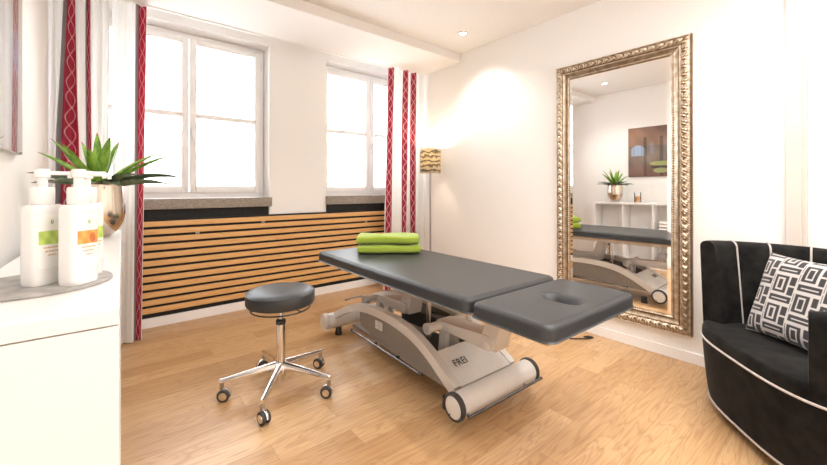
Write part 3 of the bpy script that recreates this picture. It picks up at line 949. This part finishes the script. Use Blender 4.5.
# ------------------------------------------------------------------ picture on the left wall
def art(u, v):
    """u 0..1 from far edge to near edge, v 0..1 bottom to top: a dim vaulted hall with bright windows"""
    import math as q
    n = .5 + .25 * q.sin(9 * u + 4 * v) * q.sin(13 * v - 3 * u) + .12 * q.sin(31 * u + 17 * v)
    c = [.20 + .22 * n, .13 + .13 * n, .10 + .09 * n]
    if v > .62:
        k = (v - .62) / .38
        c = [.36 + .25 * n - .25 * k * u, .17 + .13 * n - .1 * k * u, .10 + .08 * n]
    for cx_, w, z0, z1, br_ in ((.14, .10, .42, .64, 1), (.60, .075, .44, .78, .8), (.33, .03, .45, .7, .35), (.93, .05, .40, .72, .7)):
        d = abs(u - cx_) / w
        top_ = z1 - .07 * d * d
        if d < 1 and z0 < v < top_:
            g_ = br_ * (1 - .35 * d)
            c = [c[0] * (1 - g_) + .55 * g_, c[1] * (1 - g_) + .66 * g_, c[2] * (1 - g_) + .85 * g_]
            if abs(((u - cx_) / w * 2) % 1 - .5) > .44: c = [x * .5 for x in c]
    for cx_ in (.24, .46, .76):
        if abs(u - cx_) < .022 and v < .8: c = [x * .42 for x in c]
    if v < .30:
        c = [x * (.65 + .8 * v) for x in c]; c[0] += .10 * (1 - v * 3)
    if ((u - .47) / .17) ** 2 + ((v - .26) / .045) ** 2 < 1: c = [.62, .58, .16]
    if ((u - .45) / .10) ** 2 + ((v - .12) / .05) ** 2 < 1: c = [.6, .56, .22]
    if abs(u - .45) < .13 and .17 < v < .21: c = [.08, .05, .03]
    return tuple(max(0, min(1, x * k_ * (.72 - .35 * u))) for x, k_ in zip(c, (.82, .95, 1.05)))


PY0, PY1, PZ0, PZ1 = 1.36, 2.36, 1.350, 2.12
pc_ = thing('wall_picture', 'glossy brownish photo print of an old hall on the left wall', 'picture', (XL, 0, 0))
B().box(.002, .022, PY0, PY1, PZ0, PZ1, .001).done('backing_panel', M['grey_light'], pc_, smooth=False)
g = B(); g.grid(lambda u, v: (.0226, PY1 - u * (PY1 - PY0), PZ0 + v * (PZ1 - PZ0)), 200, 160, art)
g.done('print_face', M['art'], pc_, smooth=False)

# ------------------------------------------------------------------ potted succulent
PX, PYY, PZ = -.038, 2.462, SHZ + .0005
pt = thing('potted_plant', 'spiky green succulent in a champagne metal pot on the white shelf', 'plant', (PX, PYY, PZ))
PR = .108
pot_p = [(0, 0), (.040, 0), (.056, .006), (.078, .030), (.097, .065), (.107, .105), (PR, .15), (.104, .20), (.101, .245), (.101, .262), (.096, .262), (.094, .235), (0, .235)]
B().lathe(smooth_curve(pot_p[:10], 60) + pot_p[9:], 64).done('pot', M['pot'], pt)
B().lathe([(0, .2355), (.093, .2355), (.093, .243), (.05, .249), (0, .251)], 32).done('soil', M['soil'], pt)


def leaf(az, el, L_, wmax, droop, twist=0.0, dark=False, base_r=.012, z0=.25):
    g = B(); n = 16
    if math.cos(az) < 0: L_ = min(L_, .235 / (abs(math.cos(az)) * max(.3, math.cos(el - droop * .5))))
    dirh = Vector((math.cos(az), math.sin(az), 0)); side = Vector((-math.sin(az), math.cos(az), 0))
    pos = dirh * base_r + Vector((0, 0, z0)); ang = el
    rows = []
    for i in range(n + 1):
        t = i / n
        w = wmax * (.62 + .9 * t - .2 * t * t) * (1 - t ** 2.6) if t < 1 else 0
        w = max(w, .0006)
        up = -math.sin(ang) * dirh + math.cos(ang) * Vector((0, 0, 1))
        cup = .38 * w
        rows.append([pos + side * (-w) + up * cup, pos + side * (-w * .5) + up * cup * .2, pos + up * 0, pos + side * (w * .5) + up * cup * .2, pos + side * w + up * cup,
                     pos + side * (w * .5) - up * (.004 + .1 * w) * (1 - t) ** .5, pos - up * (.007 + .16 * w) * (1 - t) ** .5, pos - side * (w * .5) - up * (.004 + .1 * w) * (1 - t) ** .5])
        pos = pos + (math.cos(ang) * dirh + math.sin(ang) * Vector((0, 0, 1))) * (L_ / n)
        ang -= droop / n * (0.5 + t)
    V = [[g.bm.verts.new(p) for p in r] for r in rows]
    for i in range(n):
        for k in range(8):
            f_ = g.bm.faces.new((V[i][k], V[i][(k + 1) % 8], V[i + 1][(k + 1) % 8], V[i + 1][k]))
            if i >= n - 1: f_.material_index = 1
    g.bm.faces.new(V[0]); g.bm.faces.new(V[-1])
    return g.done('leaf', [M['leaf_dark' if dark else 'leaf'], M['leaf_tip']], pt, angle=50)


# camera sees the pot along +y; world azimuth in degrees, elevation in degrees
for az, el, L_, w, dr in ((146, 40, .31, .020, .35), (165, 58, .22, .021, .2), (205, 60, .19, .020, .15), (20, 42, .24, .021, .25), (348, 36, .25, .019, .25), (95, 78, .22, .018, .1),
                          (300, 74, .20, .024, .1), (250, 66, .16, .024, .2), (60, 62, .22, .019, .2), (120, 66, .20, .018, .2), (230, 48, .18, .022, .3), (35, 72, .17, .02, .1)):
    leaf(R(az), R(el), L_ * 1.34, w * 1.3, dr)
for az, el, L_, w, dr in ((143, 20, .33, .026, .40), (200, 28, .20, .024, .6), (335, 24, .29, .027, .75), (350, 14, .24, .025, .5), (330, 18, .24, .026, .7), (25, 22, .26, .024, .5), (290, 20, .17, .027, .9),
                          (265, 22, .15, .028, .8), (235, 20, .20, .025, .7), (310, 30, .18, .028, .6), (100, 20, .2, .026, .6), (130, 22, .22, .025, .5), (70, 20, .2, .025, .6), (160, 16, .22, .024, .5)):
    leaf(R(az), R(el), L_ * 1.27, w * 1.3, dr, dark=True, base_r=.02, z0=.246)

# ------------------------------------------------------------------ candle glass behind the bottles
cg = thing('candle_glass', 'glass with an orange candle on the white shelf, seen in the mirror beside the plant', 'candle', (-.125, 2.17, SHZ + .0005))
B().lathe([(0, 0), (.044, 0), (.048, .004), (.048, .15), (.0465, .15), (.0465, .006), (0, .006)], 36).done('glass_cylinder', M['glass'], cg)
m = noisy('orange_wax', (0.72, 0.33, 0.12), (0.82, 0.50, 0.28), 30, 0.5, bs=0.1)
B().lathe([(0, .0065), (.040, .0065), (.041, .010), (.041, .085), (.036, .088), (0, .087)], 32).done('candle', m, cg)
B().tube([(0, 0, .086), (.001, 0, .10)], .0015, 6).done('wick', M['cable'], cg)

# ------------------------------------------------------------------ slate tray with three pump bottles
TX, TY, TR = -.140, 1.302, .150
tr_ = B().lathe([(0, 0), (TR - .002, 0), (TR, .002), (TR, .006), (TR - .002, .008), (0, .008)], 72).done('slate_tray', M['slate'], None, loc=(TX, TY, SHZ + .0005))
tag(tr_, 'round grey slate tray on the white shelf under the bottles', 'tray')


def bottle(label, x, y, rz, tint, scale=1.0, front=True):
    t = thing('pump_bottle', label, 'bottle', (x, y, SHZ + .0088), (0, 0, rz), group='white pump bottles on the slate tray')
    bw, bd, bh = .036, .026, .190

    def sec(a, w, d):
        ca, sa = math.cos(a), math.sin(a); e = .55
        return (math.copysign(abs(ca) ** e, ca) * w, math.copysign(abs(sa) ** e, sa) * d)
    g = B()
    lev = [(0, .94), (.004, .99), (.012, 1.0), (.10, 1.0), (.175, 1.0), (.184, .985), (.190, .93), (.193, .84)]
    rings = []
    for z, k in lev:
        rings.append([g.bm.verts.new((*sec(2 * math.pi * q / 48, bw * k, bd * k), z)) for q in range(48)])
    for A_, C_ in zip(rings, rings[1:]):
        for q in range(48): g.bm.faces.new((A_[q], A_[(q + 1) % 48], C_[(q + 1) % 48], C_[q]))
    g.bm.faces.new(rings[0][::-1]); g.bm.faces.new(rings[-1])
    g.done('bottle_body', M['plastic_white'], t, angle=50)
    B().lathe([(0, .1935), (.0215, .1935), (.0225, .197), (.0225, .232), (.021, .236), (0, .236)], 36).done('screw_collar', M['plastic_white'], t)
    p = B(); p.lathe([(0, .2365), (.010, .2365), (.010, .258), (.0145, .260), (.0155, .274), (.013, .280), (0, .281)], 28)
    p.box(-.004, .052, -.0075, .0075, .2655, .2755, .003)
    p.box(.044, .053, -.006, .006, .258, .268, .002)
    hd = p.done('pump_head', M['plastic_white'], t)
    hd.rotation_euler = (0, 0, R(5) - rz)
    # label on the front face (local -y)
    yf = -bd - .0006

    def colf(u, v):
        if .44 < v < .70:
            n = .5 + .5 * math.sin(13 * u + 7 * v) * math.sin(19 * v + 2)
            if tint == 'orange':
                return (.75 + .1 * n, .26 + .16 * n, .06 + .06 * n) if (u - .68) ** 2 + ((v - .55) * 1.6) ** 2 > .025 else (.42 + .2 * n, .16, .05)
            return (.35 + .2 * n, .50 + .2 * n, .10 + .05 * n)
        return (.84, .83, .80)
    def face(u, v):
        x_ = -.027 + .054 * u
        # follow the body's outline
        ca = abs(x_ / bw) ** (1 / .55); sa = math.sqrt(max(0, 1 - ca * ca))
        return (x_, -(sa ** .55) * bd - .0005, .040 + v * .130)
    g = B(); g.grid(face, 40, 60, colf)
    lb = g.done('product_label', M['label'], t, angle=80)
    def pt_(u, v, o_=.0006):
        q = face(u, v); return (q[0], q[1] - o_, q[2])
    g = B()
    for v_, u0, u1 in ((.37, .16, .84), (.30, .22, .76), (.23, .34, .66)):
        u = u0
        while u < u1:
            uu = min(u + random.choice((.05, .08, .11)), u1)
            n_ = 3
            for q in range(n_):
                a_, c_ = u + (uu - u) * q / n_, u + (uu - u) * (q + .85) / n_
                vs_ = [g.bm.verts.new(pt_(*k)) for k in ((a_, v_), (c_, v_), (c_, v_ + .025), (a_, v_ + .025))]
                g.bm.faces.new(vs_)
            u = uu + .02
    g.done('label_print', M['orange_ink'], lb, smooth=False)
    g = B()
    for sgn in (-1, 1):
        ps = [(.5, .80), (.5 + sgn * .06, .85), (.5 + sgn * .03, .92)]
        g.bm.faces.new([g.bm.verts.new(pt_(*k)) for k in (ps if sgn > 0 else ps[::-1])])
    g.done('label_leaf', M['leaf'], lb, smooth=False)
    return t


bottle('white pump bottle with orange fruit label, front one on the slate tray', -.056, 1.230, R(48), 'orange')
bottle('white pump bottle with pale green label, leftmost on the slate tray', -.124, 1.275, R(44), 'green')
bottle('white pump bottle with green label, behind the orange-labelled one', -.046, 1.335, R(50), 'green')

# ------------------------------------------------------------------ tub armchair
CX_, CY_ = 2.495, .155
ac = thing('armchair', 'black velvet tub armchair with silver piping beside the mirror', 'armchair', (CX_, CY_, 0))
ac.rotation_euler = (0, 0, R(130))      # local +x is the seat's front direction
# local angle 0 = front; the shell wraps from +58 deg round the back to -58 deg
RO = .47


def shell_top(al):
    """top height of the shell by angle from the front (deg)"""
    k = (abs(al) - 52) / (180 - 52)
    return .905 - .035 * max(0, min(1, k)) - (0 if al < 0 else .185 * max(0, 1 - k * 1.6) ** 1.2)


A0, A1 = -62, 54   # shell ends: mirror side and near side


def ang(s): return A0 - s * (360 - (A1 - A0))    # from A0 going backwards to A1 - 360


FRONT = .30


def outline(a, k=1.0):
    """D-shaped plan of the chair: round back, broad and nearly straight front"""
    ca, sa = math.cos(a), math.sin(a)
    if ca <= 0: return (RO * k * ca, RO * k * sa)
    r = 1 / ((abs(ca) / FRONT) ** 3.0 + (abs(sa) / RO) ** 3.0) ** (1 / 3.0)
    return (r * k * ca, r * k * sa)


def taper(z): return .90 + .10 * min(1, max(0, z - .05) / .34) ** .6


def shell_fn(s, v):
    al = ang(s)
    zt = shell_top(al if al > -180 else al + 360)
    if v < .45:
        z = .385 + (zt - .035 - .385) * (v / .45); off = 0
    elif v < .60:
        q = (v - .45) / .15 * math.pi; z = zt - .035 + .035 * math.sin(q); off = .04 - .04 * math.cos(q)
    else:
        q = (v - .60) / .40; z = (zt - .035) * (1 - q) + .39 * q; off = .08 + .03 * q
        ph = (s * NSEAM) % 1
        off += .012 * math.sin(math.pi * ph) ** .6 * min(1, q * 4)
    a = R(al)
    ox, oy = outline(a)
    fl = max(0, z - .40) * .04
    r = math.hypot(ox, oy)
    # the ends of the shell keep to the round plan
    rr = max(r, RO * .93)
    rr = r + (rr - r) * .35
    return ((rr + fl - off) * math.cos(a), (rr + fl - off) * math.sin(a), z)


NSEAM = 11
g = B(); vs = g.grid(shell_fn, 160, 60)
for row, fl in ((vs[0], 0), (vs[-1], 1)):
    g.bm.faces.new(row if fl else row[::-1])
g.done('backrest_shell', M['velvet'], ac, angle=60)


def body_fn(s, v):
    z = .055 + v * .325
    x, y = outline(2 * math.pi * s, taper(z))
    return (x, y, z)


g = B(); vs = g.grid(body_fn, 140, 14, wrap=True)
g.bm.faces.new([r[0] for r in vs][::-1]); g.bm.faces.new([r[-1] for r in vs])
g.done('seat_base', M['velvet'], ac, angle=60)


def seat_fn(s, v):
    # v 0: lower rim, then up the rounded side and across the top to the centre
    a = 2 * math.pi * s
    x0_, y0_, _ = body_fn(s, 1.0)
    if v < .25: k, z = 1.0, .382 + .05 * (v / .25) * .6
    elif v < .5:
        q = (v - .25) / .25 * math.pi / 2; k = 1 - .05 * (1 - math.cos(q)); z = .412 + .035 * math.sin(q)
    else:
        q = (v - .5) / .5; k = .95 * (1 - q) + .001; z = .447 + .012 * math.sin(q * math.pi / 2)
    w_ = max(0, min(1, (x0_ - .02) / .16)); k2 = k * (.76 + .24 * w_)
    return (x0_ * k * (1.0 if x0_ > 0 else .76), y0_ * k2, z)


g = B(); g.grid(seat_fn, 120, 30, wrap=True)
g.done('seat', M['velvet'], ac, angle=60, merge=True)


def pipe(name, pts, r=.0055):
    B().tube(pts, r, 8).done(name, M['piping'], ac)


# piping: seat front, bottom hem, the back seams
pts = []
for k in range(-46, 47):
    a = R(k * 1.75)
    s = (a / (2 * math.pi)) % 1
    x_, y_, _ = body_fn(s, 1.0)
    pts.append((x_ * 1.008, y_ * 1.008, .384))
pipe('seat_piping', pts)
B().tube([(body_fn(k / 90, 0.0)[0] * 1.01, body_fn(k / 90, 0.0)[1] * 1.01, .057) for k in range(90)], .0055, 8, closed=True).done('hem_piping', M['piping'], ac)
for k in range(1, NSEAM):
    s = k / NSEAM
    pts = []
    for q in range(24):
        v = 1.0 - q / 23 * (1 - .47)
        p = Vector(shell_fn(s, v)); c_ = Vector((0, 0, p.z))
        pts.append(p + (c_ - p).normalized() * .001 + (Vector((0, 0, .002)) if v < .62 else Vector()))
    pipe('seam_piping', pts, .0048)
for aa in (45, 135, 225, 315):
    B().lathe([(0, 0), (.022, 0), (.026, .054), (0, .054)], 20, Matrix.Translation((.28 * math.cos(R(aa)) - .04, .28 * math.sin(R(aa)), 0))).done('foot', M['rubber'], ac)

# cushion with an interlocking maze print
WHT = (0.50, 0.475, 0.46); BLK = (0.018, 0.016, 0.018)


def maze(u, v):
    x, y = u * 4.15, v * 4.15
    col = math.floor(x / 1.06); fx = x - col * 1.06
    fy = (y + .72 * col) % 1.44

    def nest(px, py, w, h, inner):
        d = min(px, w - px, py, h - py)
        if d < 0: return None
        if d < .055: return WHT
        if d < .185: return BLK
        if inner and d < .265: return WHT
        return BLK if inner else WHT
    if fy < .98:
        r = nest(fx - .02, fy - .0, .70, .96, True)
        if r: return r
        return WHT if (fy % .49) > .41 or fx > 1.0 or fx < .76 and fx > .72 else BLK
    r = nest(fx - .0, fy - 1.0, 1.06, .42, False)
    return r or WHT


cs = .215
g = B()


def cfn(sgn):
    def fn(u, v):
        a, c_ = 2 * u - 1, 2 * v - 1
        pinch = 1 - .07 * (1 - a * a) * abs(c_) ** 3; pinch2 = 1 - .07 * (1 - c_ * c_) * abs(a) ** 3
        h = .065 * ((1 - a ** 4) * (1 - c_ ** 4)) ** .55
        return (a * cs * pinch2, c_ * cs * pinch, sgn * h)
    return fn


g.grid(cfn(1), 150, 150, maze); g.grid(cfn(-1), 60, 60, maze)
cush = g.done('throw_cushion', M['cushion'], None, merge=True, angle=80)
tag(cush, 'black and white maze-print cushion leaning in the armchair', 'cushion')
CUSH = cush

# ------------------------------------------------------------------ control cable on the floor by the mirror
b = B()
b.tube([(2.84, 1.475, .006), (2.88, 1.44, .006), (2.94, 1.39, .006), (2.99, 1.36, .010), (3.00, 1.40, .008), (2.965, 1.42, .006), (2.955, 1.39, .014), (2.985, 1.365, .016)], .0055, 10)
tag(b.done('power_cable', M['cable'], None), 'black cable end lying on the floor below the mirror', 'cable')

# place the cushion: leaning back in the chair, its face to the room
def lean(o, centre, normal, up_hint, roll):
    n = Vector(normal).normalized(); u = Vector(up_hint); y_ = (u - n * u.dot(n)).normalized(); x_ = y_.cross(n)
    Mx = Matrix((x_, y_, n)).transposed().to_4x4()
    Mx = Matrix.Translation(centre) @ Mx @ Matrix.Rotation(roll, 4, 'Z')
    o.matrix_world = Mx


lean(CUSH, (2.540, .170, .660), (-.76, .56, .34), (0, 0, 1), R(0))
